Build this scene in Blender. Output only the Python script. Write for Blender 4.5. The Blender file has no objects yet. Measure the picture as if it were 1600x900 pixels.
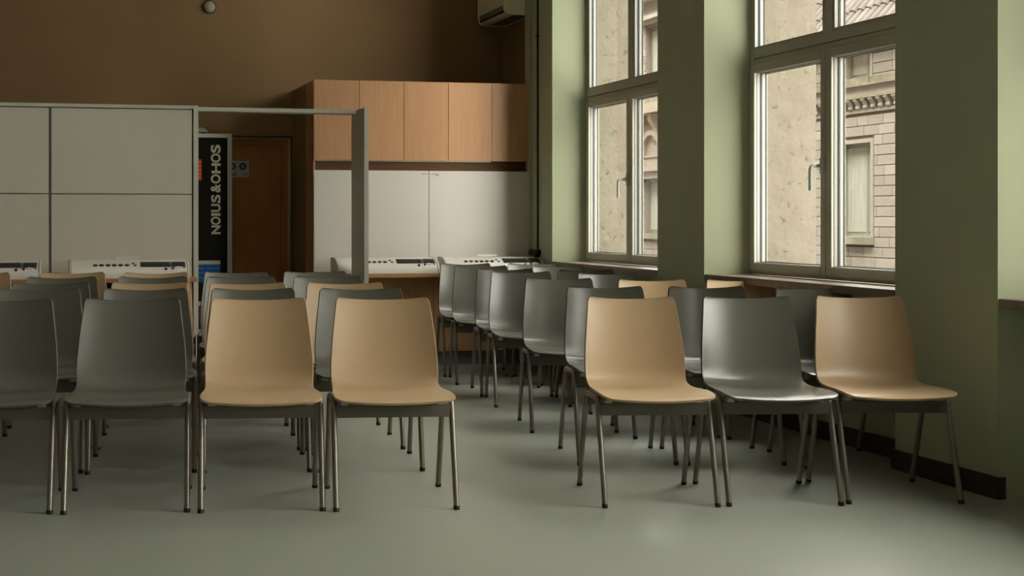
import bpy, bmesh, math, random
from mathutils import Vector, Matrix
random.seed(7)
R = math.radians
scene = bpy.context.scene
COL = scene.collection

# ------------------------------------------------------------------ camera
cam_d = bpy.data.cameras.new('camera')
cam = bpy.data.objects.new('camera', cam_d)
COL.objects.link(cam)
cam.location = (0, 0, 1.2)
cam.rotation_euler = (R(90), 0, R(-11.875))
cam_d.sensor_width = 36
cam_d.lens = 2140 / 1600 * 36
cam_d.shift_x = (800 - 530) / 1600
cam_d.shift_y = -(450 - 343) / 1600
cam_d.clip_end = 300
scene.camera = cam

# ------------------------------------------------------------------ sky: an overcast dome, brighter towards the zenith
world = bpy.data.worlds.new('overcast_sky')
scene.world = world
world.use_nodes = True
wn, wl = world.node_tree.nodes, world.node_tree.links
wn.clear()
w_out = wn.new('ShaderNodeOutputWorld')
w_bg = wn.new('ShaderNodeBackground')
w_tc = wn.new('ShaderNodeTexCoord')
w_sep = wn.new('ShaderNodeSeparateXYZ')
w_map = wn.new('ShaderNodeMapRange')
w_ramp = wn.new('ShaderNodeValToRGB')
w_map.inputs['From Min'].default_value = 0.0
w_map.inputs['From Max'].default_value = 1.0
w_ramp.color_ramp.elements[0].color = (0.62, 0.59, 0.54, 1)
w_ramp.color_ramp.elements[1].color = (1.0, 0.965, 0.905, 1)
wl.new(w_tc.outputs['Generated'], w_sep.inputs[0])
wl.new(w_sep.outputs['Z'], w_map.inputs['Value'])
wl.new(w_map.outputs['Result'], w_ramp.inputs[0])
wl.new(w_ramp.outputs[0], w_bg.inputs['Color'])
w_bg.inputs['Strength'].default_value = 20.0
wl.new(w_bg.outputs[0], w_out.inputs[0])

scene.view_settings.view_transform = 'Standard'
scene.view_settings.look = 'None'
scene.view_settings.gamma = 1.0
scene.view_settings.use_curve_mapping = False
scene.view_settings.exposure = 0.35

# window openings (centre along the wall)
NICHES = [9.525, 6.885, 4.185, 1.485, -1.215]
XW, XF = 4.225, 3.975                    # window plane, pillar faces


# ------------------------------------------------------------------ materials
def mat(name, col, rough=0.6, spec=0.5, metal=0.0, var=0.0, vscale=6.0, stretch=(1, 1, 1), bump=0.0, bscale=60.0,
        col2=None, rand=0.0, coat=0.0):
    m = bpy.data.materials.new(name)
    m.use_nodes = True
    nt = m.node_tree
    b = nt.nodes['Principled BSDF']
    b.inputs['Roughness'].default_value = rough
    b.inputs['Specular IOR Level'].default_value = spec
    b.inputs['Metallic'].default_value = metal
    b.inputs['Coat Weight'].default_value = coat
    tc = nt.nodes.new('ShaderNodeTexCoord')
    mp = nt.nodes.new('ShaderNodeMapping')
    mp.inputs['Scale'].default_value = stretch
    nt.links.new(tc.outputs['Object'], mp.inputs['Vector'])
    no = nt.nodes.new('ShaderNodeTexNoise')
    no.inputs['Scale'].default_value = vscale
    no.inputs['Detail'].default_value = 6
    nt.links.new(mp.outputs[0], no.inputs['Vector'])
    rp = nt.nodes.new('ShaderNodeValToRGB')
    c2 = col2 or tuple(c * (1 - var) for c in col)
    rp.color_ramp.elements[0].position = 0.3
    rp.color_ramp.elements[1].position = 0.7
    rp.color_ramp.elements[0].color = (*c2, 1)
    rp.color_ramp.elements[1].color = (*col, 1)
    nt.links.new(no.outputs['Fac'], rp.inputs[0])
    out = rp.outputs[0]
    if rand:
        oi = nt.nodes.new('ShaderNodeObjectInfo')
        mr = nt.nodes.new('ShaderNodeMapRange')
        mr.inputs['To Min'].default_value = 1 - rand
        mr.inputs['To Max'].default_value = 1 + rand
        nt.links.new(oi.outputs['Random'], mr.inputs['Value'])
        mx = nt.nodes.new('ShaderNodeVectorMath'); mx.operation = 'SCALE'
        nt.links.new(out, mx.inputs[0]); nt.links.new(mr.outputs[0], mx.inputs['Scale'])
        out = mx.outputs[0]
    nt.links.new(out, b.inputs['Base Color'])
    if bump:
        nb = nt.nodes.new('ShaderNodeTexNoise')
        nb.inputs['Scale'].default_value = bscale
        nb.inputs['Detail'].default_value = 4
        nt.links.new(tc.outputs['Object'], nb.inputs['Vector'])
        bp = nt.nodes.new('ShaderNodeBump')
        bp.inputs['Strength'].default_value = bump
        bp.inputs['Distance'].default_value = 0.01
        nt.links.new(nb.outputs['Fac'], bp.inputs['Height'])
        nt.links.new(bp.outputs[0], b.inputs['Normal'])
    return m


M = {}
M['floor'] = mat('linoleum', (0.315, 0.335, 0.285), 0.33, 0.45, var=0.12, vscale=220, bump=0.02, bscale=400)
M['green'] = mat('sage_paint', (0.387, 0.422, 0.282), 0.55, 0.3, var=0.05, vscale=3, bump=0.05, bscale=40)
M['brown'] = mat('brown_paint', (0.27, 0.17, 0.082), 0.7, 0.2, var=0.08, vscale=2, bump=0.05, bscale=40)
M['beige'] = mat('beige_paint', (0.40, 0.36, 0.28), 0.7, 0.2, var=0.05, vscale=2)
M['ceiling'] = mat('ceiling_paint', (0.74, 0.72, 0.66), 0.8, 0.1, var=0.03)
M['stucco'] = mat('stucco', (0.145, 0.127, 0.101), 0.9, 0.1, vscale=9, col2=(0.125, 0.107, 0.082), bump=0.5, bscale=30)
M['skirting'] = mat('dark_skirting', (0.035, 0.028, 0.02), 0.5, 0.3, var=0.2)
M['sill'] = mat('stone_sill', (0.20, 0.155, 0.125), 0.3, 0.5, var=0.25, vscale=30)
M['frame'] = mat('grey_window_frame', (0.40, 0.395, 0.30), 0.4, 0.4, var=0.03)
M['frame_out'] = mat('white_window_bead', (0.25, 0.25, 0.235), 0.4, 0.4, var=0.03)
M['gasket'] = mat('rubber_gasket', (0.02, 0.025, 0.025), 0.6, 0.3)
M['alu'] = mat('satin_aluminium', (0.55, 0.56, 0.53), 0.35, 0.5, metal=0.6, var=0.04)
M['tube'] = mat('steel_tube', (0.24, 0.215, 0.18), 0.36, 0.5, metal=0.7, var=0.06)
M['rail'] = mat('dark_steel_rail', (0.15, 0.135, 0.11), 0.45, 0.4, metal=0.3, var=0.1)
M['black'] = mat('black_plastic', (0.012, 0.012, 0.011), 0.45, 0.4)
M['grey_shell'] = mat('grey_plastic_shell', (0.115, 0.111, 0.090), 0.27, 0.62, var=0.04, vscale=30, bump=0.02, bscale=300)
M['tan_shell'] = mat('tan_plastic_shell', (0.46, 0.325, 0.19), 0.36, 0.45, var=0.03, vscale=30, bump=0.02, bscale=300)
M['wood'] = mat('orange_veneer', (0.50, 0.275, 0.14), 0.42, 0.4, vscale=5, stretch=(9, 9, 0.6), col2=(0.44, 0.235, 0.115), rand=0.05)
M['desk_wood'] = mat('desk_veneer', (0.40, 0.22, 0.10), 0.4, 0.4, vscale=5, stretch=(0.8, 9, 9), col2=(0.33, 0.17, 0.075))
M['door'] = mat('door_veneer', (0.46, 0.19, 0.055), 0.45, 0.4, vscale=4, stretch=(7, 7, 0.6), col2=(0.40, 0.155, 0.04))
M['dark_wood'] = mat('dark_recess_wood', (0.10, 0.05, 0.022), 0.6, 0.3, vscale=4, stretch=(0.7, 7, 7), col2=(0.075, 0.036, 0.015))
M['tan_trim'] = mat('tan_architrave', (0.52, 0.42, 0.25), 0.5, 0.3, var=0.05)
M['white_board'] = mat('white_board', (0.64, 0.605, 0.56), 0.4, 0.4, var=0.02, vscale=2)
M['panel'] = mat('pale_partition_panel', (0.54, 0.515, 0.43), 0.5, 0.35, var=0.03, vscale=2)
M['post'] = mat('partition_frame', (0.48, 0.485, 0.41), 0.45, 0.4, var=0.04)
M['console'] = mat('console_white', (0.62, 0.60, 0.54), 0.35, 0.45, var=0.02)
M['console_side'] = mat('console_grey_end', (0.56, 0.54, 0.48), 0.45, 0.4, var=0.03)
M['keys'] = mat('dark_keys', (0.022, 0.026, 0.025), 0.35, 0.5)
M['key_plate'] = mat('key_plate', (0.05, 0.06, 0.055), 0.4, 0.5)
M['banner'] = mat('black_banner', (0.010, 0.010, 0.008), 0.7, 0.1)
M['letter'] = mat('pale_lettering', (0.55, 0.53, 0.42), 0.6, 0.2)
M['red'] = mat('red_label', (0.62, 0.06, 0.02), 0.6, 0.2)
M['blue'] = mat('blue_label', (0.01, 0.10, 0.30), 0.6, 0.2)
M['blue_line'] = mat('pale_blue_print', (0.10, 0.22, 0.38), 0.6, 0.2)
M['sign'] = mat('sign_plate', (0.50, 0.46, 0.38), 0.5, 0.3)
M['sign_blue'] = mat('sign_blue', (0.005, 0.07, 0.19), 0.5, 0.3)
M['sign_ink'] = mat('sign_ink', (0.06, 0.055, 0.045), 0.6, 0.2)
M['cream'] = mat('cream_plastic', (0.74, 0.68, 0.49), 0.45, 0.4, var=0.04)
M['plinth'] = mat('grey_plinth', (0.16, 0.165, 0.15), 0.5, 0.4, var=0.06)
M['lamp'] = mat('grey_lens', (0.38, 0.39, 0.31), 0.25, 0.5)
M['stone'] = mat('ashlar', (0.30, 0.27, 0.235), 0.9, 0.1, vscale=3, col2=(0.26, 0.232, 0.20), bump=0.25, bscale=14, rand=0.10)
M['stone_plain'] = mat('dressed_stone', (0.31, 0.28, 0.245), 0.9, 0.1, vscale=4, col2=(0.27, 0.24, 0.205))
M['joint'] = mat('mortar', (0.22, 0.19, 0.16), 0.95, 0.1, var=0.1)
M['weathered'] = mat('weathered_ledge', (0.25, 0.23, 0.17), 0.95, 0.1, vscale=5, col2=(0.15, 0.145, 0.105))
M['far_frame'] = mat('far_window_frame', (0.22, 0.215, 0.18), 0.5, 0.3)
M['curtain'] = mat('net_curtain', (0.40, 0.395, 0.35), 0.8, 0.1, vscale=8, stretch=(1, 6, 0.2), col2=(0.30, 0.30, 0.265))
M['tile'] = mat('clay_roof_tile', (0.165, 0.14, 0.125), 0.85, 0.1, vscale=4, stretch=(1, 1, 1), col2=(0.115, 0.10, 0.092), rand=0.15)
M['handle'] = mat('pale_handle', (0.50, 0.52, 0.48), 0.3, 0.5)
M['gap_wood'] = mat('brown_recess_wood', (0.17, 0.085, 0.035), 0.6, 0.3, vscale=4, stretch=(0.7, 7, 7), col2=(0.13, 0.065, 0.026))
M['street'] = mat('street', (0.22, 0.21, 0.20), 0.9, 0.1, var=0.1)

sn_t = M['stucco'].node_tree
pn = sn_t.nodes.new('ShaderNodeTexNoise'); pn.inputs['Scale'].default_value = 24; pn.inputs['Detail'].default_value = 3; pn.inputs['Distortion'].default_value = 0.6
pr_ = sn_t.nodes.new('ShaderNodeValToRGB'); pr_.color_ramp.elements[0].position = 0.62; pr_.color_ramp.elements[1].position = 0.68
pr_.color_ramp.elements[0].color = (1, 1, 1, 1); pr_.color_ramp.elements[1].color = (0.55, 0.52, 0.47, 1)
pm = sn_t.nodes.new('ShaderNodeMix'); pm.data_type = 'RGBA'; pm.blend_type = 'MULTIPLY'; pm.inputs['Factor'].default_value = 1.0
bs_ = sn_t.nodes['Principled BSDF']
src_ = bs_.inputs['Base Color'].links[0].from_socket
tc_ = [n for n in sn_t.nodes if n.type == 'TEX_COORD'][0]
sn_t.links.new(tc_.outputs['Object'], pn.inputs['Vector'])
sn_t.links.new(pn.outputs['Fac'], pr_.inputs[0])
sn_t.links.new(src_, pm.inputs[6]); sn_t.links.new(pr_.outputs[0], pm.inputs[7])
sn_t.links.new(pm.outputs[2], bs_.inputs['Base Color'])

g = bpy.data.materials.new('window_glass')
g.use_nodes = True
gn, gl = g.node_tree.nodes, g.node_tree.links
gn.clear()
go = gn.new('ShaderNodeOutputMaterial'); gm = gn.new('ShaderNodeMixShader')
gt = gn.new('ShaderNodeBsdfTransparent'); gg = gn.new('ShaderNodeBsdfGlossy'); gw = gn.new('ShaderNodeLayerWeight'); gp_ = gn.new('ShaderNodeMath'); gf = gn.new('ShaderNodeMath')
gt.inputs['Color'].default_value = (0.88, 0.89, 0.87, 1)
gg.inputs['Roughness'].default_value = 0.02
gp_.operation = 'POWER'; gp_.inputs[1].default_value = 5.0
gf.operation = 'MULTIPLY_ADD'; gf.inputs[1].default_value = 0.9; gf.inputs[2].default_value = 0.035
gl.new(gw.outputs['Facing'], gp_.inputs[0]); gl.new(gp_.outputs[0], gf.inputs[0])
gl.new(gf.outputs[0], gm.inputs[0]); gl.new(gt.outputs[0], gm.inputs[1]); gl.new(gg.outputs[0], gm.inputs[2])
gl.new(gm.outputs[0], go.inputs[0])
M['glass'] = g
M['far_glass'] = mat('far_glass', (0.33, 0.345, 0.31), 0.08, 0.6)  # pale base colour holds the sky reflection of the far panes


# ------------------------------------------------------------------ mesh helpers
class MB:
    def __init__(self):
        self.v, self.f = [], []

    def add(self, vs, fs):
        n = len(self.v)
        self.v += [tuple(p) for p in vs]
        self.f += [tuple(i + n for i in f) for f in fs]
        return self

    def box(self, x0, x1, y0, y1, z0, z1):
        vs = [(x, y, z) for z in (z0, z1) for (x, y) in ((x0, y0), (x1, y0), (x1, y1), (x0, y1))]
        return self.add(vs, [(3, 2, 1, 0), (4, 5, 6, 7), (0, 1, 5, 4), (1, 2, 6, 5), (2, 3, 7, 6), (3, 0, 4, 7)])

    def prism(self, poly, z0, z1):
        """poly: counter-clockwise list of (x, y), extruded along z"""
        n = len(poly)
        vs = [(x, y, z0) for x, y in poly] + [(x, y, z1) for x, y in poly]
        fs = [tuple(range(n - 1, -1, -1)), tuple(range(n, 2 * n))]
        fs += [(i, (i + 1) % n, n + (i + 1) % n, n + i) for i in range(n)]
        return self.add(vs, fs)

    def prism_x(self, poly, x0, x1):
        """poly: list of (y, z), extruded along x"""
        n = len(poly)
        vs = [(x0, y, z) for y, z in poly] + [(x1, y, z) for y, z in poly]
        fs = [tuple(range(n - 1, -1, -1)), tuple(range(n, 2 * n))]
        fs += [(i, (i + 1) % n, n + (i + 1) % n, n + i) for i in range(n)]
        return self.add(vs, fs)

    def prism_y(self, poly, y0, y1):
        """poly: list of (x, z), extruded along y"""
        n = len(poly)
        vs = [(x, y0, z) for x, z in poly] + [(x, y1, z) for x, z in poly]
        fs = [tuple(range(n)), tuple(range(2 * n - 1, n - 1, -1))]
        fs += [((i + 1) % n, i, n + i, n + (i + 1) % n) for i in range(n)]
        return self.add(vs, fs)

    def tube(self, path, r, seg=10, cap=True):
        pts = [Vector(p) for p in path]
        rings = []
        up = None
        for i, p in enumerate(pts):
            t = (pts[min(i + 1, len(pts) - 1)] - pts[max(i - 1, 0)]).normalized()
            if up is None:
                up = Vector((1, 0, 0)) if abs(t.x) < 0.9 else Vector((0, 0, 1))
            a = (up - t * up.dot(t)).normalized()
            up = a
            b = t.cross(a)
            rr = r[i] if isinstance(r, (list, tuple)) else r
            rings.append([p + a * (rr * math.cos(2 * math.pi * k / seg)) + b * (rr * math.sin(2 * math.pi * k / seg)) for k in range(seg)])
        vs = [q for ring in rings for q in ring]
        fs = []
        for i in range(len(pts) - 1):
            for k in range(seg):
                fs.append((i * seg + k, i * seg + (k + 1) % seg, (i + 1) * seg + (k + 1) % seg, (i + 1) * seg + k))
        if cap:
            fs.append(tuple(range(seg - 1, -1, -1)))
            fs.append(tuple((len(pts) - 1) * seg + k for k in range(seg)))
        return self.add(vs, fs)

    def lathe(self, prof, seg=20, axis='z', origin=(0, 0, 0)):
        """prof: list of (radius, height) along the axis"""
        o = Vector(origin)
        vs = []
        for rr, h in prof:
            for k in range(seg):
                c, s = math.cos(2 * math.pi * k / seg) * rr, math.sin(2 * math.pi * k / seg) * rr
                vs.append(o + Vector({'z': (c, s, h), 'y': (c, h, s), 'x': (h, c, s)}[axis]))
        fs = []
        for i in range(len(prof) - 1):
            for k in range(seg):
                fs.append((i * seg + k, i * seg + (k + 1) % seg, (i + 1) * seg + (k + 1) % seg, (i + 1) * seg + k))
        fs.append(tuple(range(seg - 1, -1, -1)))
        fs.append(tuple((len(prof) - 1) * seg + k for k in range(seg)))
        return self.add(vs, fs)

    def build(self, name, m, parent=None, smooth=False, bevel=0.0, angle=35):
        me = bpy.data.meshes.new(name)
        bm = bmesh.new()
        bv = [bm.verts.new(p) for p in self.v]
        for f in self.f:
            try:
                bm.faces.new([bv[i] for i in f])
            except ValueError:
                pass
        bmesh.ops.recalc_face_normals(bm, faces=bm.faces)
        if bevel:
            bmesh.ops.bevel(bm, geom=[e for e in bm.edges if e.calc_face_angle(0) > R(30)], offset=bevel, segments=2,
                            affect='EDGES', clamp_overlap=True)
        bm.to_mesh(me)
        bm.free()
        me.materials.append(M[m])
        if smooth or bevel:
            for p in me.polygons:
                p.use_smooth = True
            me.set_sharp_from_angle(angle=R(angle))
        o = bpy.data.objects.new(name, me)
        COL.objects.link(o)
        if parent is not None:
            o.parent = parent
        return o


def box(name, x0, x1, y0, y1, z0, z1, m, parent=None, bevel=0.0):
    return MB().box(x0, x1, y0, y1, z0, z1).build(name, m, parent, bevel=bevel)


def tag(o, label, cat, group=None, kind=None):
    o['label'] = label
    o['category'] = cat
    if group:
        o['group'] = group
    if kind:
        o['kind'] = kind
    return o


def thing(name, label, cat, loc=(0, 0, 0), rz=0.0, group=None, kind=None):
    o = bpy.data.objects.new(name, None)
    o.empty_display_size = 0.1
    o.location = loc
    o.rotation_euler = (0, 0, rz)
    COL.objects.link(o)
    return tag(o, label, cat, group, kind)


def copy_tree(src, parent=None):
    c = src.copy()
    COL.objects.link(c)
    c.parent = parent
    for ch in list(src.children):
        copy_tree(ch, c)
    return c


# ------------------------------------------------------------------ the room
ZC = 4.7
tag(box('floor', -6.2, 4.67, -4.2, 12.6, -0.12, 0.0, 'floor'), 'grey green linoleum floor under the chairs', 'floor', kind='structure')
tag(box('ceiling', -6.2, 4.67, -4.2, 12.6, ZC, ZC + 0.15, 'ceiling'), 'pale plaster ceiling above the hall', 'ceiling', kind='structure')
tag(box('wall_left', -6.2, -6.0, -4.2, 12.6, 0, ZC, 'beige'), 'plain beige wall opposite the windows', 'wall', kind='structure')
tag(box('wall_front', -6.0, 4.3, -4.2, -4.0, 0, ZC, 'beige'), 'plain beige wall behind the viewer', 'wall', kind='structure')

YB = 12.0
DX0, DX1, DZ = 1.30, 2.10, 1.94
wb = MB()
wb.box(-6.0, DX0, YB, 12.6, 0, ZC)
wb.box(DX1, 4.67, YB, 12.6, 0, ZC)
wb.box(DX0, DX1, YB, 12.6, DZ, ZC)
wb.box(2.103, 4.05, 11.37, YB, 0, 2.345)           # plaster block behind the cupboards
wb.box(4.05, 4.67, 11.12, YB, 0, ZC)
tag(wb.build('wall_back', 'brown'), 'dark brown painted rear wall above the cupboards', 'wall', kind='structure')

# window wall: inner skin with splayed niches
wr = MB()
ZS, ZL = 0.86, 4.05                                 # sill top, lintel
edges = []
prev = None
for i, c in enumerate(NICHES):
    far_room, far_win = c + 0.985, c + 0.865
    if i == 0:
        wr.prism([(XF, far_room), (XW, far_win), (4.30, far_win), (4.30, 11.12), (XF, 11.12)], 0, ZC)
    else:
        pn_room, pn_win = NICHES[i - 1] - 0.985, NICHES[i - 1] - 0.865
        wr.prism([(XF, far_room), (XW, far_win), (4.30, far_win), (4.30, pn_win), (XW, pn_win), (XF, pn_room)], 0, ZC)
    # parapet and lintel of the niche
    wr.prism([(4.15, c - 0.985), (4.30, c - 0.985), (4.30, c + 0.985), (4.15, c + 0.985)], 0, ZS - 0.04)
    wr.box(XF, 4.30, c - 0.985, c + 0.985, ZL, ZC)
c = NICHES[-1]
wr.prism([(XF, -4.0), (4.30, -4.0), (4.30, c - 0.865), (XW, c - 0.865), (XF, c - 0.985)], 0, ZC)
tag(wr.build('wall_right', 'green'), 'sage green window wall with deep splayed niches', 'wall', kind='structure')

# outer skin, stuccoed; unseen upper height added to shade the building opposite
we = MB()
ys = [-4.2] + [v for c in reversed(NICHES) for v in (c - 0.865, c + 0.865)] + [12.6]
for i in range(0, len(ys), 2):
    we.box(4.30, 4.67, ys[i], ys[i + 1], -8, 16)
for c in NICHES:
    we.box(4.30, 4.67, c - 0.865, c + 0.865, -8, 0.845)
    we.box(4.30, 4.67, c - 0.865, c + 0.865, ZL, 16)
we.box(4.30, 4.67, -40, -4.2, -8, 16); we.box(4.30, 4.67, 12.6, 70, -8, 16)  # unseen end lengths, added to keep sky light off the stone building
tag(we.build('wall_outer', 'stucco'), 'cream pitted stucco of the deep outer window reveals', 'wall', kind='structure')

# dark skirting that follows pillars and niches
bs = MB()
BT, BH = 0.014, 0.095
segs = [((XF, 11.12), (XF, NICHES[0] + 0.985))]
for i, c in enumerate(NICHES[:4]):
    segs.append(((4.15, c + 0.985), (4.15, c - 0.985)))
    segs.append(((XF, c - 0.985), (XF, NICHES[i + 1] + 0.985)))
for (xa, ya), (xb, yb) in segs:
    bs.box(xa - BT, xa, yb - (BT if xa == XF else 0), ya + (BT if xa == XF and ya < 11 else 0), 0, BH)
for c in NICHES[:4]:
    bs.box(XF, 4.15 - BT, c + 0.985 - BT, c + 0.985, 0, BH)
    bs.box(XF, 4.15 - BT, c - 0.985, c - 0.985 + BT, 0, BH)
tag(bs.build('baseboard_right', 'skirting'), 'dark skirting along the green window wall', 'baseboard', kind='structure')


# ------------------------------------------------------------------ windows
def frame_ring(mb, x0, x1, y0, y1, z0, z1, w):
    mb.box(x0, x1, y0, y0 + w, z0, z1)
    mb.box(x0, x1, y1 - w, y1, z0, z1)
    mb.box(x0, x1, y0 + w, y1 - w, z0, z0 + w)
    mb.box(x0, x1, y0 + w, y1 - w, z1 - w, z1)


def light_unit(parent, y0, y1, z0, z1):
    """glass with its gaskets and the white outer bead, filling a rebate"""
    for nm, m_, xa, xb, w_ in (('inner_bead', 'frame_out', 0.000, 0.022, 0.005), ('gasket', 'gasket', 0.022, 0.029, 0.008),
                               ('outer_bead', 'frame_out', 0.036, 0.056, 0.006), ('gasket', 'gasket', 0.056, 0.064, 0.009)):
        rg = MB(); frame_ring(rg, xa, xb, y0, y1, z0, z1, w_); rg.build(nm, m_, parent)
    MB().box(0.030, 0.035, y0, y1, z0, z1).build('pane', 'glass', parent)


def make_window():
    w = thing('window_1', '', 'window', kind='structure')
    hw = 0.865
    f = MB()
    frame_ring(f, 0.0, 0.075, -hw, hw, 0.865, ZL, 0.035)
    f.box(0.0, 0.075, -hw + 0.035, hw - 0.035, 2.150, 2.181)
    f.box(-0.006, 0.075, -hw + 0.035, hw - 0.035, 2.186, 2.240)
    f.box(0.0, 0.075, -0.044, 0.044, 2.240, ZL - 0.035)
    f.build('frame', 'frame', w, bevel=0.002)
    for s in (1, -1):
        y0, y1 = (0.002, hw - 0.022) if s == 1 else (-hw + 0.022, -0.002)
        ss = MB()
        wd = 0.052
        frame_ring(ss, -0.018, 0.026, y0, y1, 0.885, 2.148, wd)
        frame_ring(ss, 0.026, 0.072, y0 + 0.018, y1 - 0.018, 0.903, 2.13, wd - 0.018)
        sash = ss.build('sash', 'frame', w, bevel=0.003)
        light_unit(sash, y0 + wd - 0.002, y1 - wd + 0.002, 0.885 + wd - 0.002, 2.148 - wd + 0.002)
        uy0, uy1 = (0.044, hw - 0.035) if s == 1 else (-hw + 0.035, -0.044)
        fan = MB(); frame_ring(fan, 0.0, 0.024, uy0, uy1, 2.240, ZL - 0.035, 0.012)
        fan = fan.build('fixed_light', 'frame', w, bevel=0.002)
        light_unit(fan, uy0 + 0.012, uy1 - 0.012, 2.252, ZL - 0.047)
        if s == 1:
            h = MB()
            h.lathe([(0.018, -0.026), (0.018, -0.034), (0.013, -0.037)], 14, 'x', (0, 0.028, 1.50))
            h.box(-0.028, -0.018, 0.012, 0.044, 1.455, 1.545)
            h.tube([(-0.030, 0.028, 1.50), (-0.070, 0.028, 1.50), (-0.082, 0.028, 1.497), (-0.090, 0.028, 1.488),
                    (-0.093, 0.028, 1.475), (-0.093, 0.028, 1.362)], 0.0115, 12)
            h.build('handle', 'handle', sash, smooth=True)
    # stone sill board
    MB().prism([(-0.25, -0.985), (0.0, -0.865), (0.045, -0.865), (0.045, 0.865), (0.0, 0.865), (-0.25, 0.985)], ZS - 0.042, ZS).build('sill', 'sill', w, bevel=0.003)
    return w


win = make_window()
wl_labels = ['tall grey framed window furthest from the viewer, at the rear of the hall',
             'tall grey framed window between the two green pillars, beside the tan chairs',
             'window at the right edge of the picture, only its sill in view',
             'window in the fourth niche of the green wall, out of the picture',
             'window in the last niche of the green wall, out of the picture']
for i, c in enumerate(NICHES):
    o = win if i == 0 else copy_tree(win)
    o.name = 'window_%d' % (i + 1)
    o.location = (XW, c, 0)
    o['label'] = wl_labels[i]

# ------------------------------------------------------------------ door at the rear
d = thing('door_1', 'dark orange brown wooden door in the rear wall recess', 'door', (0, 0, 0), kind='structure')
box('leaf', 1.345, 2.02, 12.135, 12.18, 0.005, 1.865, 'door', d, 0.003)
fr = MB()
fr.box(2.02, 2.075, 12.1, 12.3, 0, 1.92); fr.box(1.30, 1.345, 12.1, 12.3, 0, 1.92); fr.box(1.345, 2.02, 12.1, 12.3, 1.865, 1.92)
fr.build('door_lining', 'door', d, bevel=0.003)
ar = MB()
ar.box(2.072, 2.097, 12.09, 12.3, 0, 1.935); ar.box(1.30, 2.072, 12.09, 12.3, 1.915, 1.935)
ar.build('architrave', 'tan_trim', d, bevel=0.003)
hd = MB()
hd.box(1.38, 1.405, 12.128, 12.136, 0.88, 1.08); hd.tube([(1.392, 12.13, 1.02), (1.392, 12.09, 1.02), (1.40, 12.085, 1.02), (1.49, 12.085, 1.02)], 0.008, 8)
hd.build('handle', 'alu', d, smooth=True)
tag(box('wall_door_recess', 1.0, 2.4, 12.3, 12.6, 0, 2.0, 'brown'), 'dark wall closing the door recess', 'wall', kind='structure')

# safety sign on the door
s = thing('safety_sign', 'small pale sign with blue round symbols on the brown door', 'sign', (1.66, 12.135, 1.65))
box('plate', -0.145, 0.068, -0.004, 0, -0.074, 0.074, 'sign', s)
for cx in (-0.085, 0.013):
    dk = MB(); dk.lathe([(0.033, -0.006), (0.033, -0.004)], 24, 'y', (cx, 0, 0.024)); dk = dk.build('symbol', 'sign_blue', s)
    gl_ = MB()
    for a in (45, -45):
        ca, sa = math.cos(R(a)), math.sin(R(a))
        L, W = 0.021, 0.0036
        poly = [(cx + ca * u - sa * v, 0.024 + sa * u + ca * v) for u, v in ((-L, -W), (L, -W), (L, W), (-L, W))]
        gl_.prism_y(poly, -0.0085, -0.006)
    gl_.build('glyph', 'sign', dk)
for x0, x1 in ((-0.12, -0.10), (-0.096, -0.074), (-0.07, -0.05), (0.02, 0.032), (0.035, 0.047), (0.05, 0.06)):
    box('caption_mark', x0, x1, -0.0055, -0.004, -0.054, -0.044, 'sign_ink', s)

# ------------------------------------------------------------------ fitted cupboards and white boards
wc = thing('wall_cupboard', 'orange veneer wall cupboard with five doors above the white boards', 'cupboard')
xs = [2.103, 2.487, 2.866, 3.25, 3.632, 3.972]
box('side_panel', 2.103, 2.121, 11.04, 11.37, 0, 2.345, 'wood', wc)
cb = MB()
cb.box(2.121, 3.972, 11.04, 11.37, 2.327, 2.345); cb.box(2.121, 3.972, 11.04, 11.37, 1.70, 1.718)
cb.box(3.957, 3.972, 11.04, 11.37, 1.718, 2.327)
cb.build('carcass', 'wood', wc)
for i in range(5):
    dr = MB().box(xs[i] + 0.0015, xs[i + 1] - 0.0015, 11.02, 11.038, 1.69, 2.347).build('door', 'wood', wc, bevel=0.0015)
box('light_strip', 2.13, 3.63, 11.045, 11.065, 1.682, 1.70, 'console', wc)
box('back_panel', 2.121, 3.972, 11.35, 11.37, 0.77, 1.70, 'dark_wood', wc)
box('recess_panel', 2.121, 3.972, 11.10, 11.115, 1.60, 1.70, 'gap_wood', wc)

wbd = thing('white_board', 'pair of tall white boards below the orange wall cupboard', 'whiteboard')
box('board_panel', 2.107, 3.082, 11.03, 11.05, 0.770, 1.606, 'white_board', wbd, 0.0015)
box('board_panel', 3.086, 3.972, 11.03, 11.05, 0.770, 1.606, 'white_board', wbd, 0.0015)
for x0, x1, z in ((3.02, 3.045, 1.578), (3.048, 3.072, 1.578), (3.094, 3.106, 1.578), (3.110, 3.170, 1.576), (3.14, 3.172, 1.566)):
    box('maker_mark', x0, x1, 11.0285, 11.03, z, z + 0.005, 'plinth', wbd)

bc = thing('base_cupboard', 'orange veneer base cupboard under the rear worktop', 'cupboard')
box('door', 2.14, 3.083, 10.88, 10.898, 0.112, 0.73, 'wood', bc, 0.0015)
box('door', 3.086, 3.972, 10.88, 10.898, 0.112, 0.73, 'wood', bc, 0.0015)
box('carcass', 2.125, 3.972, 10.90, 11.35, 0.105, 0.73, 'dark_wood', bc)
box('plinth', 2.125, 3.972, 10.91, 11.33, 0.0, 0.105, 'plinth', bc)
wt = thing('worktop', 'long orange wood worktop under the white boards', 'worktop')
box('top', 2.03, 3.972, 10.62, 11.028, 0.735, 0.768, 'desk_wood', wt, 0.003)
box('support_panel', 2.05, 2.075, 10.72, 11.01, 0.0, 0.735, 'dark_wood', wt)
box('support_panel', 3.93, 3.955, 10.72, 10.87, 0.0, 0.735, 'dark_wood', wt)

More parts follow.
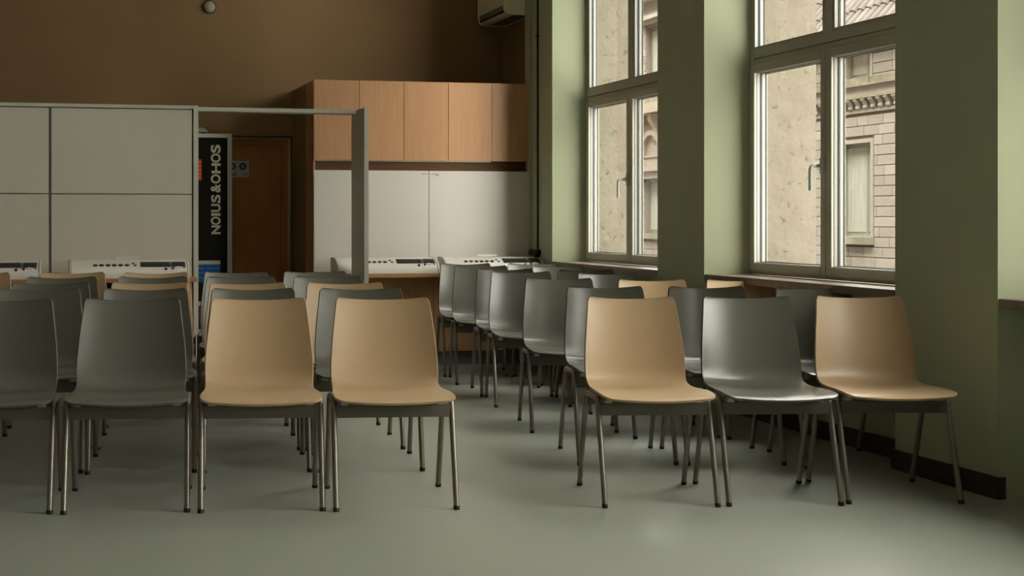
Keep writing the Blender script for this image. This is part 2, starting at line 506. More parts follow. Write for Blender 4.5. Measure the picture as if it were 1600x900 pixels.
# ------------------------------------------------------------------ partition with portal
pt = thing('partition', 'pale grey panelled partition with open doorway frame behind the left chairs', 'partition')
PY = 10.3
zz = [0.02, 0.70, 1.393, 2.03]
for xa, xb in ((-1.09, -0.018), (0.0, 1.038)):
    for k in range(3):
        box('panel', xa, xb, PY + 0.008, PY + 0.05, zz[k], zz[k + 1] - 0.007, 'panel', pt, 0.002)
box('core', -1.1, 1.04, PY + 0.05, PY + 0.075, 0.0, 2.04, 'plinth', pt)
box('mullion', -0.016, -0.002, PY + 0.018, PY + 0.05, 0.0, 2.03, 'plinth', pt)
box('top_rail', -1.13, 1.045, PY - 0.005, PY + 0.10, 2.030, 2.056, 'post', pt, 0.002)
box('post', 1.045, 1.083, PY - 0.005, PY + 0.12, 0.0, 2.058, 'post', pt, 0.002)
box('post', -1.13, -1.092, PY - 0.005, PY + 0.12, 0.0, 2.03, 'post', pt, 0.002)
box('header_beam', 1.083, 2.328, PY + 0.12, PY + 0.28, 2.025, 2.056, 'post', pt, 0.002)
box('wing_panel', 2.328, 2.363, 10.15, 10.60, 0.0, 2.052, 'post', pt, 0.002)
MB().lathe([(0.011, 0), (0.011, -0.004), (0.006, -0.006)], 12, 'x', (2.328, 10.37, 1.52)).build('fitting', 'alu', pt, smooth=True)

# ------------------------------------------------------------------ banner board leaning by the door
bn = thing('banner_board', 'tall framed black display board with pale vertical lettering beside the door', 'display board', (0, 11.6, 0))
bf = MB()
bf.box(1.465, 1.504, -0.02, 0.02, 0.10, 1.928); bf.box(0.98, 1.02, -0.02, 0.02, 0.10, 1.928); bf.box(1.02, 1.465, -0.02, 0.02, 1.895, 1.928)
bf.box(1.02, 1.465, -0.02, 0.02, 0.47, 0.505); bf.box(1.02, 1.465, -0.02, 0.02, 0.24, 0.27)
bf.build('frame', 'post', bn, bevel=0.002)
box('face', 1.02, 1.465, -0.006, 0.006, 0.505, 1.895, 'banner', bn)
box('lower_face', 1.02, 1.465, -0.004, 0.008, 0.27, 0.47, 'dark_wood', bn)
box('foot', 0.98, 1.10, -0.16, 0.16, 0.0, 0.10, 'post', bn)
box('foot', 1.384, 1.504, -0.16, 0.16, 0.0, 0.10, 'post', bn)
rl = box('red_label', 1.12, 1.247, -0.008, -0.006, 1.531, 1.71, 'red', bn)
for k in range(5):
    box('print_line', 1.13, 1.24, -0.0095, -0.008, 1.555 + k * 0.032, 1.559 + k * 0.032, 'letter', rl)
bl = box('blue_label', 1.12, 1.405, -0.008, -0.006, 0.669, 0.852, 'blue', bn)
box('white_band', 1.12, 1.405, -0.0095, -0.008, 0.819, 0.852, 'sign', bl)
for x0, x1, z in ((1.22, 1.27, 0.782), (1.29, 1.40, 0.782), (1.22, 1.27, 0.742), (1.29, 1.40, 0.742), (1.22, 1.27, 0.70), (1.29, 1.36, 0.70)):
    box('print_line', x0, x1, -0.0095, -0.008, z, z + 0.007, 'blue_line', bl)
# lettering, read from bottom to top: (character, height of its middle, extent up the board, cap height)
for ch, zc_, ext, cap in (('S', 1.800, 0.070, 0.083), ('O', 1.722, 0.078, 0.083), ('H', 1.635, 0.086, 0.077), ('O', 1.545, 0.078, 0.083),
                          ('&', 1.466, 0.072, 0.083), ('S', 1.378, 0.066, 0.080), ('.', 1.347, 0.022, 0.024), ('U', 1.298, 0.068, 0.080),
                          ('I', 1.243, 0.024, 0.080), ('O', 1.189, 0.070, 0.083), ('N', 1.113, 0.074, 0.078)):
    fc = bpy.data.curves.new('letter', 'FONT')
    fc.body = ch
    fc.size = 0.11
    fc.extrude = 0.001
    fc.offset = 0.0035
    ft = bpy.data.objects.new('letter', fc)
    COL.objects.link(ft)
    bpy.context.view_layer.update()
    lm = bpy.data.meshes.new_from_object(ft.evaluated_get(bpy.context.evaluated_depsgraph_get()))
    bpy.data.objects.remove(ft)
    xs_, ys_ = [v.co.x for v in lm.vertices], [v.co.y for v in lm.vertices]
    cx_, sx_, y0_, sy_ = (min(xs_) + max(xs_)) / 2, ext / (max(xs_) - min(xs_)), min(ys_), cap / (max(ys_) - min(ys_))
    for v in lm.vertices:                                # text x runs up the board, text y to the left
        v.co = Vector((1.408 - (v.co.y - y0_) * sy_, -0.0075 - v.co.z, zc_ + (v.co.x - cx_) * sx_))
    lm.materials.clear(); lm.materials.append(M['letter'])
    lo_ = bpy.data.objects.new('letter', lm)
    COL.objects.link(lo_)
    lo_.parent = bn

# ------------------------------------------------------------------ desk by the partition
ds = thing('long_desk', 'long orange wood desk standing against the pale partition', 'desk')
box('desk_top', -1.05, 1.017, 9.74, 10.28, 0.755, 0.785, 'desk_wood', ds, 0.003)
box('side_panel', 0.965, 0.985, 9.80, 10.25, 0.0, 0.755, 'wood', ds)
box('side_panel', -1.03, -1.005, 9.80, 10.25, 0.0, 0.755, 'wood', ds)
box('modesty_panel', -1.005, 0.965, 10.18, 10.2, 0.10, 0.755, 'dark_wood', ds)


# ------------------------------------------------------------------ consoles
def console_surface(t, D, Hh):
    """t 0 (front foot) .. 1 (top): quarter ellipse; returns y, z and normal"""
    a = t * math.pi / 2
    y = (D * 0.72) * (1 - math.cos(a))
    z = 0.012 + (Hh - 0.012) * math.sin(a)
    ny, nz = -math.cos(a) / (D * 0.72), math.sin(a) / (Hh - 0.012)
    l = math.hypot(ny, nz)
    return y, z, ny / l, nz / l


def make_console():
    W, D, Hh = 0.845, 0.27, 0.122
    t = thing('desk_console', '', 'console', group='white consoles on the rear desks')
    prof = [(0.0, 0.0)] + [console_surface(k / 12, D, Hh)[:2] for k in range(13)] + [(D, Hh), (D, 0.0)]
    MB().prism_x(prof, 0.016, W - 0.016).build('body', 'console', t, smooth=True, angle=40)
    for x0, x1, xe0, xe1 in ((0.004, 0.012, -0.0, 0.004), (W - 0.012, W - 0.004, W - 0.004, W)):
        MB().prism_x([(y * 1.0 - 0.003, z + 0.004) for y, z in prof[1:-1]] + [(D, 0.0), (0.0, 0.0)], x0, x1).build('end_rim', 'console', t)
        MB().prism_x(prof, xe0, xe1).build('end_cap', 'console_side', t)
    for xa, xb in ((0.012, 0.016), (W - 0.016, W - 0.012)):
        MB().prism_x([(y * 0.99 + 0.003, z * 0.97) for y, z in prof], xa, xb).build('seam', 'black', t)

    def surf_btn(fx, tt, rx, rt, h, name, m, parent=t):
        y, z, ny, nz = console_surface(tt, D, Hh)
        n = Vector((0, ny, nz)); u = Vector((1, 0, 0)); v = n.cross(u)
        c = Vector((fx * W, y, z))
        seg = 16
        lo = [c - n * 0.002 + u * (rx * math.cos(k * 2 * math.pi / seg)) + v * (rt * math.sin(k * 2 * math.pi / seg)) for k in range(seg)]
        hi = [p + n * (h + 0.002) for p in lo]
        hi = [c + (p - c) * 0.92 + n * 0.0 for p in hi]
        mb = MB().add(lo + hi, [tuple(range(seg - 1, -1, -1)), tuple(range(seg, 2 * seg))] + [(k, (k + 1) % seg, seg + (k + 1) % seg, seg + k) for k in range(seg)])
        return mb.build(name, m, parent, smooth=True)

    for fx in (0.215, 0.267, 0.320, 0.372, 0.425, 0.477):
        surf_btn(fx, 0.50, 0.0180, 0.014, 0.005, 'button', 'keys')
    surf_btn(0.53, 0.60, 0.012, 0.008, 0.004, 'button', 'keys')
    surf_btn(0.545, 0.49, 0.012, 0.008, 0.004, 'button', 'keys')
    surf_btn(0.80, 0.30, 0.011, 0.010, 0.010, 'knob', 'keys')
    surf_btn(0.86, 0.33, 0.009, 0.009, 0.008, 'knob', 'keys')
    surf_btn(0.905, 0.37, 0.024, 0.010, 0.005, 'dome_cover', 'console')
    surf_btn(0.955, 0.36, 0.012, 0.004, 0.002, 'slot', 'keys')
    # keypad plate lying on the curve
    kp = MB()
    rows = [0.40 + 0.04 * k for k in range(8)]
    fv, bk = [], []
    for tt in rows:
        y, z, ny, nz = console_surface(tt, D, Hh)
        for fx in (0.59, 0.965):
            fv.append((fx * W, y + ny * 0.0015, z + nz * 0.0015))
    n = len(rows)
    fs = [(2 * i, 2 * i + 1, 2 * i + 3, 2 * i + 2) for i in range(n - 1)]
    kp.add(fv, fs)
    kpo = kp.build('keypad', 'key_plate', t)
    ky = MB()
    for tt in (0.42, 0.49, 0.56, 0.63):
        y, z, ny, nz = console_surface(tt + 0.02, D, Hh)
        nn = Vector((0, ny, nz)); u = Vector((1, 0, 0)); v = nn.cross(u)
        for k in range(17):
            if k in (11,):
                continue
            cx = (0.597 + 0.0222 * k) * W + 0.004
            c = Vector((cx, y, z)) + nn * 0.0015
            hx, hv = 0.0075, 0.0055
            lo = [c + u * a * hx + v * b * hv for a, b in ((-1, -1), (1, -1), (1, 1), (-1, 1))]
            hi = [p + nn * 0.004 for p in lo]
            ky.add(lo + hi, [(0, 1, 2, 3), (7, 6, 5, 4), (0, 4, 5, 1), (1, 5, 6, 2), (2, 6, 7, 3), (3, 7, 4, 0)])
    ko = ky.build('key_field', 'keys', kpo)
    ko['kind'] = 'stuff'
    # carrying bar on top
    hb = MB().tube([(0.40 * W, D - 0.03, Hh - 0.002), (0.40 * W, D - 0.028, Hh + 0.018), (0.41 * W, D - 0.028, Hh + 0.022), (0.59 * W, D - 0.028, Hh + 0.022),
                    (0.60 * W, D - 0.028, Hh + 0.018), (0.60 * W, D - 0.03, Hh - 0.002)], 0.003, 6)
    hb.build('top_bar', 'console', t)
    sh_ = MB().box(0.405 * W, 0.595 * W, D - 0.030, D - 0.027, Hh + 0.006, Hh + 0.018)
    sh_.build('rest_plate', 'console', t)
    return t


cons = make_console()
spots = [((0.122, 9.76, 0.785), 'white console with dark keypad on the desk, right of the partition seam'),
         ((-0.915, 9.76, 0.785), 'white console cut by the left edge of the picture, on the desk'),
         ((2.222, 10.64, 0.768), 'white console partly hidden by the narrow wing panel, on the worktop'),
         ((3.122, 10.64, 0.768), 'white console nearest the window wall, at the right end of the worktop')]
for i, (loc, lab) in enumerate(spots):
    o = cons if i == 0 else copy_tree(cons)
    o.location = loc
    o['label'] = lab


# ------------------------------------------------------------------ chairs
def fillet_path(pts, radii, n=6):
    out = [Vector(pts[0])]
    for i in range(1, len(pts) - 1):
        p, a, b = Vector(pts[i]), Vector(pts[i - 1]), Vector(pts[i + 1])
        u, v = (a - p).normalized(), (b - p).normalized()
        ang = u.angle(v)
        tl = radii[i] / math.tan(ang / 2)
        s, e = p + u * tl, p + v * tl
        cdir = (u + v).normalized()
        cen = p + cdir * (radii[i] / math.sin(ang / 2))
        for k in range(n + 1):
            q = s.lerp(e, k / n)
            out.append(cen + (q - cen).normalized() * radii[i])
    out.append(Vector(pts[-1]))
    return out


def catmull(P, n):
    out = []
    for i in range(len(P) - 1):
        p0, p1, p2, p3 = P[max(i - 1, 0)], P[i], P[i + 1], P[min(i + 2, len(P) - 1)]
        for k in range(n):
            t = k / n
            out.append(tuple(0.5 * ((2 * b) + (-a + c) * t + (2 * a - 5 * b + 4 * c - e) * t * t + (-a + 3 * b - 3 * c + e) * t ** 3)
                             for a, b, c, e in zip(p0, p1, p2, p3)))
    out.append(P[-1])
    return out


# y (front to back), z, half width, dish of the cross section
SHELL = [(0.000, 0.448, 0.246, 0.004), (0.022, 0.457, 0.250, 0.005), (0.07, 0.461, 0.253, 0.006), (0.14, 0.461, 0.252, 0.008),
         (0.22, 0.457, 0.247, 0.010), (0.30, 0.452, 0.240, 0.013), (0.365, 0.451, 0.236, 0.018), (0.410, 0.458, 0.235, 0.026),
         (0.440, 0.476, 0.236, 0.034), (0.460, 0.509, 0.237, 0.041), (0.474, 0.560, 0.236, 0.046), (0.489, 0.630, 0.231, 0.048),
         (0.505, 0.705, 0.223, 0.047), (0.520, 0.775, 0.214, 0.044), (0.533, 0.838, 0.206, 0.038)]


def make_shell_mesh(name, m):
    P = catmull(SHELL, 3)
    n, cols = len(P), 15
    # arc length from both ends for the rounded corners
    ln = [0.0]
    for i in range(1, n):
        ln.append(ln[-1] + math.hypot(P[i][0] - P[i - 1][0], P[i][1] - P[i - 1][1]))
    tot = ln[-1]
    extra = []
    for r_, end in ((0.045, 0), (0.017, 1)):
        for fr_ in (0.03, 0.12, 0.3):
            extra.append(r_ * fr_ if end == 0 else tot - r_ * fr_)

    def at(sv):
        for i in range(1, n):
            if sv <= ln[i] + 1e-9:
                t = (sv - ln[i - 1]) / (ln[i] - ln[i - 1])
                return [a + (b - a) * t for a, b in zip(P[i - 1], P[i])]
        return list(P[-1])

    S_ = sorted(set([round(v, 6) for v in ln + extra]))
    top, bot = [], []
    TH = 0.011
    for sv in S_:
        y, z, hw, dish = at(sv)
        y1, z1, *_ = at(max(sv - 0.004, 0)); y2, z2, *_ = at(min(sv + 0.004, tot))
        ty, tz = y2 - y1, z2 - z1
        l = math.hypot(ty, tz); ty, tz = ty / l, tz / l
        ny, nz = -tz, ty                               # towards the sitter
        e = sv
        if e < 0.045:
            hw -= 0.045 - math.sqrt(max(0.045 ** 2 - (0.045 - e) ** 2, 0))
        e = tot - sv
        if e < 0.017:
            hw -= 0.017 - math.sqrt(max(0.017 ** 2 - (0.017 - e) ** 2, 0))
        rt, rb = [], []
        wt_front = max(0.0, 1 - sv / 0.14) ** 1.5
        wt_top = max(0.0, 1 - (tot - sv) / 0.10)
        for k in range(cols):
            q = -1 + 2 * k / (cols - 1)
            q = math.copysign(abs(q) ** 0.9, q)
            off = dish * q * q
            yy = y + ny * off + ty * (0.006 * q * q * wt_top) - wt_front * 0.014 * (1 - q * q)
            zc = z + nz * off + tz * (0.006 * q * q * wt_top) - wt_front * 0.004 * (1 - q * q)
            # cross-section normal
            sl = 2 * dish * q / max(hw, 0.05)
            nx = -sl
            nl = math.sqrt(1 + nx * nx)
            rt.append((q * hw, yy, zc))
            rb.append((q * hw - nx / nl * TH * 1.0, yy - ny / nl * TH, zc - nz / nl * TH))
        top.append(rt); bot.append(rb)
    N = len(S_)
    vs = [p for r_ in top for p in r_] + [p for r_ in bot for p in r_]
    o = N * cols
    fs = []
    for i in range(N - 1):
        for k in range(cols - 1):
            a = i * cols + k
            fs.append((a, a + 1, a + cols + 1, a + cols))
            fs.append((o + a + cols, o + a + cols + 1, o + a + 1, o + a))
    ring = [k for k in range(cols)] + [i * cols + cols - 1 for i in range(1, N)] + [(N - 1) * cols + k for k in range(cols - 2, -1, -1)] + [i * cols for i in range(N - 2, 0, -1)]
    for i in range(len(ring)):
        a, b = ring[i], ring[(i + 1) % len(ring)]
        fs.append((a, o + a, o + b, b))
    return MB().add(vs, fs).build(name, m, None, smooth=True, angle=50)


def make_chair(colour):
    t = thing('shell_chair', '', 'chair')
    shl = make_shell_mesh('seat_shell', colour)
    shl.parent = t
    for sx in (-1, 1):
        x = 0.250 * sx
        path = fillet_path([(x, 0.487, 0.014), (x, 0.352, 0.438), (x, 0.138, 0.438), (x, 0.002, 0.014)], [0, 0.042, 0.042, 0])
        lf = MB().tube(path, 0.0122, 12).build('leg_frame', 'tube', t, smooth=True)
        for yb, yt in ((0.4885, 0.4835), (0.0005, 0.0055)):
            MB().tube([(x, yb, 0.0), (x, yb, 0.004), (x, yt, 0.016)], [0.0125, 0.0135, 0.0135], 12).build('foot_cap', 'black', lf, smooth=True)
    box('front_rail', -0.243, 0.243, 0.112, 0.136, 0.368, 0.421, 'rail', t, 0.003)
    box('rear_rail', -0.240, 0.240, 0.350, 0.372, 0.385, 0.420, 'rail', t, 0.003)
    for sx in (-1, 1):
        br = MB()
        br.box(sx * 0.205 - 0.016, sx * 0.205 + 0.016, 0.112, 0.150, 0.420, 0.430)
        br.box(sx * 0.205 - 0.009, sx * 0.205 + 0.009, 0.115, 0.150, 0.428, 0.446)
        br.build('bracket', 'alu', t, bevel=0.002)
        MB().box(sx * 0.17 - 0.014, sx * 0.17 + 0.014, 0.14, 0.36, 0.404, 0.440).build('seat_bearer', 'rail', t, bevel=0.002)
    return t


protos = {'g': make_chair('grey_shell'), 't': make_chair('tan_shell')}
used = {'g': False, 't': False}
CHAIRS = [
    ('A1', 'g', -0.255, 5.730, 6.0), ('A2', 'g', -0.111, 6.617, 5.2), ('A3', 'g', -0.054, 7.287, 6.0), ('A4', 'g', 0.013, 8.064, 6.0),
    ('A5', 't', 0.09, 8.79, 6.0), ('Z5', 't', -0.528, 8.851, 6.0),
    ('B1', 'g', 0.297, 5.655, 6.5), ('B2', 'g', 0.416, 6.525, 6.3), ('B3', 't', 0.486, 7.207, 6.1), ('B4', 'g', 0.558, 7.967, 6.0),
    ('B5', 't', 0.629, 8.644, 6.1),
    ('C1', 't', 0.846, 5.565, 7.1), ('C2', 'g', 0.954, 6.429, 6.2), ('C3', 't', 1.015, 7.038, 6.0), ('C4', 'g', 1.091, 7.884, 6.0),
    ('C5', 'g', 1.166, 8.664, 5.9),
    ('D1', 't', 1.394, 5.477, 7.0), ('D2', 'g', 1.486, 6.346, 7.5), ('D3', 't', 1.551, 6.96, 5.6), ('D4', 'g', 1.621, 7.801, 6.0),
    ('D5', 'g', 1.695, 8.599, 5.9),
    ('E1', 't', 2.489, 5.308, 9.5), ('E2', 'g', 2.758, 6.259, 10.1), ('E3', 'g', 2.878, 7.26, 11.0), ('E4', 'g', 3.015, 8.31, 10.5),
    ('E5', 'g', 3.085, 8.825, 9.8), ('E6', 'g', 3.115, 9.50, 10.5), ('E7', 'g', 3.175, 10.02, 8.0),
    ('F1', 'g', 3.010, 5.230, 10.1), ('F2', 'g', 3.272, 6.144, 10.5), ('F3', 't', 3.36, 6.958, 8.5), ('F4', 'g', 3.488, 7.904, 8.5),
    ('F5', 'g', 3.590, 8.526, 8.0), ('F6', 'g', 3.700, 9.343, 8.0), ('F7', 'g', 3.705, 9.93, 8.0),
    ('G1', 't', 3.526, 5.165, 11.5), ('G2', 'g', 3.795, 5.951, 8.4), ('G3', 't', 3.855, 6.837, 8.5)]
ORD = ['front', 'second', 'third', 'fourth', 'fifth', 'sixth', 'rearmost']
SEAT = {'D': 'on the aisle', 'C': 'second from the aisle', 'B': 'third from the aisle', 'A': 'fourth from the aisle', 'Z': 'furthest from the aisle',
        'E': 'on the aisle', 'F': 'second from the aisle', 'G': 'beside the window wall'}
for key, c_, x, y, yaw in CHAIRS:
    src = protos[c_]
    if used[c_]:
        o = copy_tree(src)
    else:
        o = src; used[c_] = True
    o.location = (x, y, 0)
    o.rotation_euler = (0, 0, R(-yaw))
    right = key[0] in 'EFG'
    if right:
        o.scale = (0.95, 1, 1)
    row = ORD[int(key[1]) - 1]
    o['label'] = '%s shell chair, %s row of the %s block, %s' % ({'g': 'grey', 't': 'tan'}[c_], row, 'window side' if right else 'left', SEAT[key[0]])
    o['group'] = 'shell chairs in the window side block' if right else 'shell chairs in the left block'

# ------------------------------------------------------------------ fittings on the walls
ac = thing('air_conditioner', 'cream air conditioner high in the rear corner by the green pillar', 'air conditioner')
X0, X1, Y0, Y1, Z0, Z1 = 3.785, 4.05, 11.14, 11.88, 2.955, 3.30
pr = [(X1, Z0), (X1, Z1), (X0 + 0.04, Z1), (X0, Z1 - 0.04), (X0, Z0 + 0.085)]
pr += [(X0 + 0.055 - 0.055 * math.cos(R(a)), Z0 + 0.055 - 0.055 * math.sin(R(a))) for a in (0, 30, 60, 90)]
MB().prism_y(pr, Y0 + 0.02, Y1 - 0.02).build('body', 'cream', ac, smooth=True, angle=40)
for ya, yb in ((Y0, Y0 + 0.02), (Y1 - 0.02, Y1)):
    MB().prism_y([(x - (0.004 if x < X1 else 0), z - (0.004 if z < Z1 else 0)) for x, z in pr], ya, yb).build('end_cap', 'cream', ac, smooth=True, angle=40)
box('outlet', X0 - 0.002, X0 + 0.02, Y0 + 0.05, Y1 - 0.05, Z0 + 0.022, Z0 + 0.075, 'black', ac)
for k in range(2):
    box('louvre', X0 - 0.006, X0 + 0.02, Y0 + 0.05, Y1 - 0.05, Z0 + 0.038 + k * 0.018, Z0 + 0.042 + k * 0.018, 'cream', ac)
for k in range(4):
    box('intake_slot', X0 + 0.10 + k * 0.035, X0 + 0.122 + k * 0.035, Y0 + 0.06, Y1 - 0.05, Z0 - 0.003, Z0 + 0.01, 'black', ac)

tag(MB().lathe([(0.062, 0.0), (0.062, -0.012), (0.056, -0.016)], 28, 'y', (0, 0, 0)).build('dome_sensor', 'skirting', None, smooth=True),
    'small round grey dome sensor high on the brown wall', 'sensor').location = (1.358, YB, 3.065)
sn = bpy.data.objects['dome_sensor']
MB().lathe([(0.052, -0.014), (0.050, -0.028), (0.043, -0.043), (0.030, -0.055), (0.014, -0.061), (0.004, -0.062)], 28, 'y').build('lens', 'lamp', sn, smooth=True)
dl = tag(MB().lathe([(0.09, 0.0), (0.088, 0.015), (0.075, 0.032), (0.05, 0.044), (0.02, 0.049), (0.004, 0.05)], 28, 'z').build('dome_lamp', 'lamp', None, smooth=True),
         'pale dome lamp just above the black display board', 'lamp')
dl.location = (1.245, 11.90, 1.955)
MB().box(-0.03, 0.03, -0.02, 0.10, -0.03, 0.0).build('bracket', 'lamp', dl)

tag(box('trim_1', XF - 0.018, XF, 10.985, 11.115, 0.0, ZC, 'green', None, 0.002), 'slim vertical green trunking beside the cupboards', 'trim', kind='structure')
cbw = thing('wall_cable', 'black cable running down the green pillar to a socket box', 'cable')
MB().tube([(XF - 0.008, 10.83, z) for z in (0.95, 2.0, 3.0, ZC)], 0.0075, 8).build('cable', 'black', cbw, smooth=True)
box('socket_box', XF - 0.035, XF, 10.765, 10.98, 0.905, 0.95, 'black', cbw, 0.004)
box('cable_clip', XF - 0.02, XF, 10.812, 10.848, 2.72, 2.735, 'black', cbw)
box('plug', XF - 0.045, XF - 0.005, 10.785, 10.82, 0.875, 0.905, 'black', cbw, 0.003)
tag(box('wall_switch', 2.091, 2.103, 11.20, 11.235, 1.345, 1.385, 'alu', None, 0.003), 'small grey wall switch on the cupboard side beside the door', 'switch')

# ------------------------------------------------------------------ the stone building across the street
XB = 15.0
sb = thing('stone_building', 'pale ashlar building with bracketed cornice seen through the windows', 'building')
OPEN = [(22.95, 23.99, 0.87, 2.655), (22.97, 23.80, 3.87, 4.63), (31.40, 32.90, 0.85, 2.22), (31.40, 32.80, 4.60, 6.10),
        (19.3, 20.3, 0.87, 2.655), (19.3, 20.2, 3.87, 4.63), (26.6, 27.6, 0.87, 2.655)]


def wall_cells(mb, y0, y1, z0, z1, x0, x1, holes):
    ysb = sorted({y0, y1, *[v for h in holes for v in h[:2] if y0 < v < y1]})
    zsb = sorted({z0, z1, *[v for h in holes for v in h[2:] if z0 < v < z1]})
    for i in range(len(ysb) - 1):
        for j in range(len(zsb) - 1):
            cy, cz = (ysb[i] + ysb[i + 1]) / 2, (zsb[j] + zsb[j + 1]) / 2
            if any(h[0] < cy < h[1] and h[2] < cz < h[3] for h in holes):
                continue
            mb.box(x0, x1, ysb[i], ysb[i + 1], zsb[j], zsb[j + 1])


bw = MB()
wall_cells(bw, 2.0, 29.5, -8, 4.72, XB, XB + 0.4, OPEN)
wall_cells(bw, 29.5, 46.0, -8, 10.0, XB - 0.02, XB + 0.4, OPEN)
bw.build('wall', 'joint', sb)
box('interior', XB + 0.6, XB + 0.7, 2, 46, -8, 10, 'joint', sb)
# ashlar blocks around the parts that the windows show
unit = MB().box(-0.5, 0.5, -0.5, 0.5, -0.5, 0.5).build('stone_block', 'stone', sb)
ubm = unit.data
first = [True]


def block(yc, zc, w, h, x):
    if first[0]:
        o = unit; first[0] = False
    else:
        o = bpy.data.objects.new('stone_block', ubm)
        COL.objects.link(o); o.parent = sb
    o.location = (x - 0.012 + random.uniform(-0.004, 0.004), yc, zc)
    o.scale = (0.05, w - 0.014, h - 0.014)


def course(y0, y1, z, h, x, avoid):
    y = y0 - random.uniform(0, 0.3)
    while y < y1:
        w = random.choice((0.34, 0.48, 0.62, 0.78))
        a, b = max(y, y0), min(y + w, y1)
        y += w
        for h0, h1, z0, z1 in avoid:
            if z0 - h * 0.4 < z < z1 + h * 0.4 - 1e-6 and b > h0 and a < h1:
                if a < h0 and b > h1:
                    b = h0
                elif a < h0:
                    b = h0
                elif b > h1:
                    a = h1
                else:
                    a = b
        if b - a > 0.06:
            block((a + b) / 2, z, b - a, h, x)


HC = 0.190
AV = [(22.87, 24.05, 0.72, 2.74), (22.90, 23.86, 3.74, 4.72)]
z = -0.55
while z < 4.70:
    if not (3.20 < z + HC / 2 < 3.80):
        course(22.0, 25.25, z, HC, XB, AV)
    z += HC
z = -0.4
AV2 = [(31.3, 32.92, 0.66, 2.5), (31.3, 32.82, 4.2, 6.5)]
while z < 6.2:
    if not (2.28 < z < 4.5):
        course(31.9, 33.5, z, HC, XB - 0.02, AV2)
    z += HC


def far_window(o, frac):
    y0, y1, z0, z1 = o
    fr_ = MB()
    xr = XB + 0.09
    frame_ring(fr_, xr, xr + 0.06, y0, y1, z0, z1, 0.07)
    ym = y0 + (y1 - y0) * frac
    fr_.box(xr, xr + 0.06, ym - 0.035, ym + 0.035, z0 + 0.07, z1 - 0.07)
    f_ = fr_.build('window_frame', 'far_frame', sb)
    box('pane', xr + 0.03, xr + 0.04, y0 + 0.07, ym - 0.035, z0 + 0.07, z1 - 0.07, 'far_glass', f_)
    box('pane', xr + 0.03, xr + 0.04, ym + 0.035, y1 - 0.07, z0 + 0.07, z1 - 0.07, 'far_glass', f_)
    for ya, yb in ((y0 + 0.07, ym - 0.035), (ym + 0.035, y1 - 0.07)):
        pts = []
        nn = 16
        for k in range(nn + 1):
            pts.append((xr + 0.012 + 0.006 * math.sin(k * 1.9), ya + (yb - ya) * k / nn))
        cu = MB()
        vs = [(px, py, zq) for zq in (z0 + 0.09, z1 - 0.09) for px, py in pts]
        cu.add(vs, [(k, k + 1, nn + 2 + k, nn + 1 + k) for k in range(nn)])
        cu.build('curtain', 'curtain', f_, smooth=True)


for o_, fr__ in zip(OPEN, (0.30, 0.32, 0.5, 0.5, 0.3, 0.3, 0.3)):
    far_window(o_, fr__)
# surrounds, sills
sr = MB(); frame_ring(sr, XB - 0.05, XB + 0.2, 22.885, 24.055, 0.805, 2.72, 0.075); sr.build('surround', 'stone_plain', sb)
sr = MB(); frame_ring(sr, XB - 0.05, XB + 0.2, 22.905, 23.865, 3.805, 4.69, 0.07); sr.build('surround', 'stone_plain', sb)
for o_, zt in ((OPEN[0], 0.87), (OPEN[1], 3.87), (OPEN[2], 0.85)):
    box('window_ledge', XB - 0.14, XB + 0.22, o_[0] - 0.07, o_[1] + 0.07, zt - 0.14, zt, 'weathered', sb)
# cornice with brackets
box('ledge_band', XB - 0.20, XB + 0.05, 2, 29.5, 3.70, 3.74, 'weathered', sb)
box('ledge_slope', XB - 0.10, XB + 0.05, 2, 29.5, 3.74, 3.86, 'weathered', sb)
box('frieze', XB - 0.13, XB + 0.05, 2, 29.5, 3.52, 3.70, 'stone_plain', sb)
box('cornice_bed', XB - 0.16, XB + 0.05, 2, 29.5, 3.475, 3.52, 'weathered', sb)
box('cornice_foot', XB - 0.06, XB + 0.05, 2, 29.5, 3.21, 3.27, 'stone_plain', sb)
prof_b = [(0.0, 3.28), (0.0, 3.475), (-0.15, 3.475), (-0.15, 3.44), (-0.11, 3.40), (-0.085, 3.35), (-0.10, 3.31), (-0.09, 3.28)]
brm = None
for k in range(18):
    yb_ = 21.4 + k * 0.24
    if brm is None:
        ob_ = MB().prism_y([(x, z) for x, z in prof_b], -0.06, 0.06).build('cornice_bracket', 'stone_plain', sb)
        brm = ob_.data
    else:
        ob_ = bpy.data.objects.new('cornice_bracket', brm); COL.objects.link(ob_); ob_.parent = sb
    ob_.location = (XB, yb_, 0)
# tiled roof
SL = R(50)
rf = MB()
rf.prism_y([(XB - 0.30, 4.72), (XB + 5, 4.72), (XB + 5, 4.74 + 5.3 * math.tan(SL))], 2.0, 29.5)
rf.build('roof_slope', 'tile', sb)
box('eave', XB - 0.32, XB + 0.1, 2.0, 29.5, 4.62, 4.72, 'stone_plain', sb)
trm = None
seg_n = 12
for k in range(46):
    if trm is None:
        tr = MB()
        L = 0.55
        for j in range(seg_n):
            s0, s1 = j * L - 0.03, (j + 1) * L
            r0, r1 = 0.088, 0.075
            vs, n6 = [], 7
            for sx_, rr in ((s0, r0), (s1, r1)):
                for q in range(n6):
                    a = math.pi * q / (n6 - 1)
                    u_, v_ = sx_, rr * math.sin(a) + (0.015 if sx_ == s0 else 0.0)
                    vs.append((u_ * math.cos(SL) - v_ * math.sin(SL), rr * math.cos(a), u_ * math.sin(SL) + v_ * math.cos(SL)))
            tr.add(vs, [(q, q + 1, n6 + q + 1, n6 + q) for q in range(n6 - 1)] + [tuple(range(n6 - 1, -1, -1))])
        ot = tr.build('tile_row', 'tile', sb, smooth=True, angle=50)
        trm = ot.data
    else:
        ot = bpy.data.objects.new('tile_row', trm); COL.objects.link(ot); ot.parent = sb
    ot.location = (XB - 0.30, 17.6 + k * 0.25, 4.735)
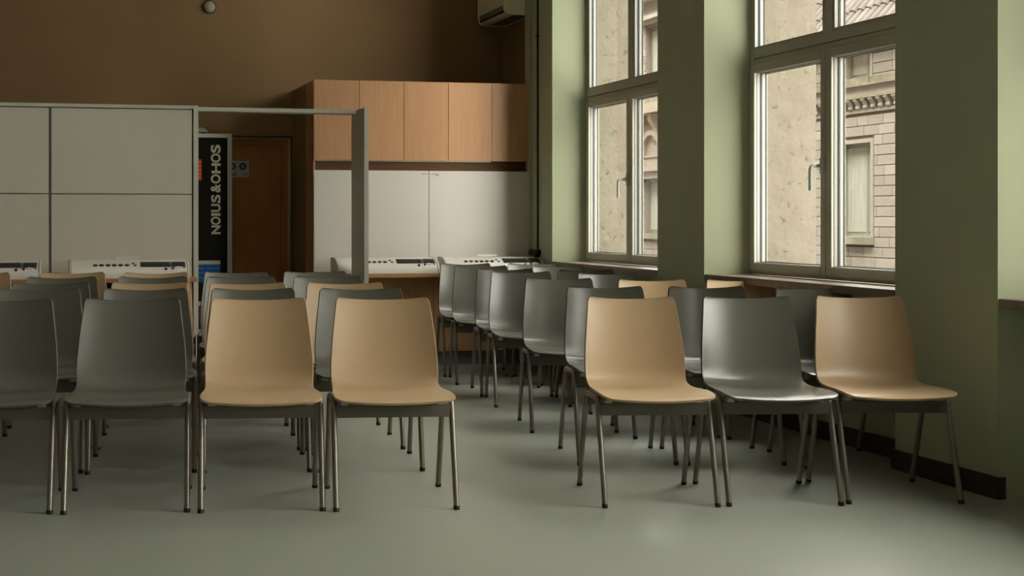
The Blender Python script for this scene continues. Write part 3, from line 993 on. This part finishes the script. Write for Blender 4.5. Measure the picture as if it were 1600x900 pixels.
# taller end bay: window aedicules
XP = XB - 0.02
box('entablature', XP - 0.20, XP + 0.05, 31.2, 33.6, 2.42, 2.50, 'stone_plain', sb)
box('entablature', XP - 0.13, XP + 0.05, 31.25, 33.55, 2.24, 2.42, 'stone_plain', sb)
box('entablature', XP - 0.08, XP + 0.05, 31.25, 33.55, 2.78, 2.84, 'stone_plain', sb)
box('entablature_block', XP - 0.05, XP + 0.05, 31.25, 33.55, 2.50, 2.78, 'stone_plain', sb)
arc = MB()
pa = [(-0.62 * math.cos(R(a)), 2.84 + 0.62 * math.sin(R(a))) for a in range(0, 181, 12)]
pb = [(-0.50 * math.cos(R(a)), 2.84 + 0.50 * math.sin(R(a))) for a in range(0, 181, 12)]
for i in range(len(pa) - 1):
    q = [pa[i], pa[i + 1], pb[i + 1], pb[i]]
    vs = [(XP - 0.14, 32.35 + y_, z_) for y_, z_ in q] + [(XP + 0.02, 32.35 + y_, z_) for y_, z_ in q]
    arc.add(vs, [(0, 1, 2, 3), (7, 6, 5, 4), (0, 4, 5, 1), (1, 5, 6, 2), (2, 6, 7, 3), (3, 7, 4, 0)])
arc.build('arched_pediment', 'stone_plain', sb)
box('pediment_field', XP - 0.04, XP + 0.02, 31.3, 33.6, 2.84, 3.62, 'stone_plain', sb)
for y_ in (32.15, 33.1):
    MB().prism_y([(XP, 3.0), (XP, 3.86), (XP - 0.26, 3.86), (XP - 0.24, 3.70), (XP - 0.12, 3.5), (XP - 0.10, 3.2)], y_ - 0.1, y_ + 0.1).build('console_bracket', 'stone_plain', sb)
box('balcony_slab', XP - 0.34, XP + 0.02, 31.0, 33.7, 3.88, 3.98, 'stone_plain', sb)
box('balcony_moulding', XP - 0.28, XP + 0.02, 31.0, 33.7, 3.98, 4.14, 'stone_plain', sb)
box('balcony_top', XP - 0.22, XP + 0.02, 31.0, 33.7, 4.14, 4.24, 'weathered', sb)
box('upper_cornice', XP - 0.16, XP + 0.05, 30.6, 33.9, 6.18, 6.26, 'stone_plain', sb)
box('upper_cornice', XP - 0.24, XP + 0.05, 30.5, 34.0, 6.26, 6.36, 'stone_plain', sb)
box('upper_frieze', XP - 0.06, XP + 0.05, 30.6, 33.9, 6.36, 6.74, 'stone_plain', sb)
box('upper_cornice', XP - 0.3, XP + 0.05, 30.5, 34.0, 6.74, 6.82, 'stone_plain', sb)
tag(box('street', 4.67, 15.0, -20, 60, -8.3, -8.0, 'street'), 'street between the two buildings', 'street', kind='structure')  # unseen ground plane, added to bounce daylight up
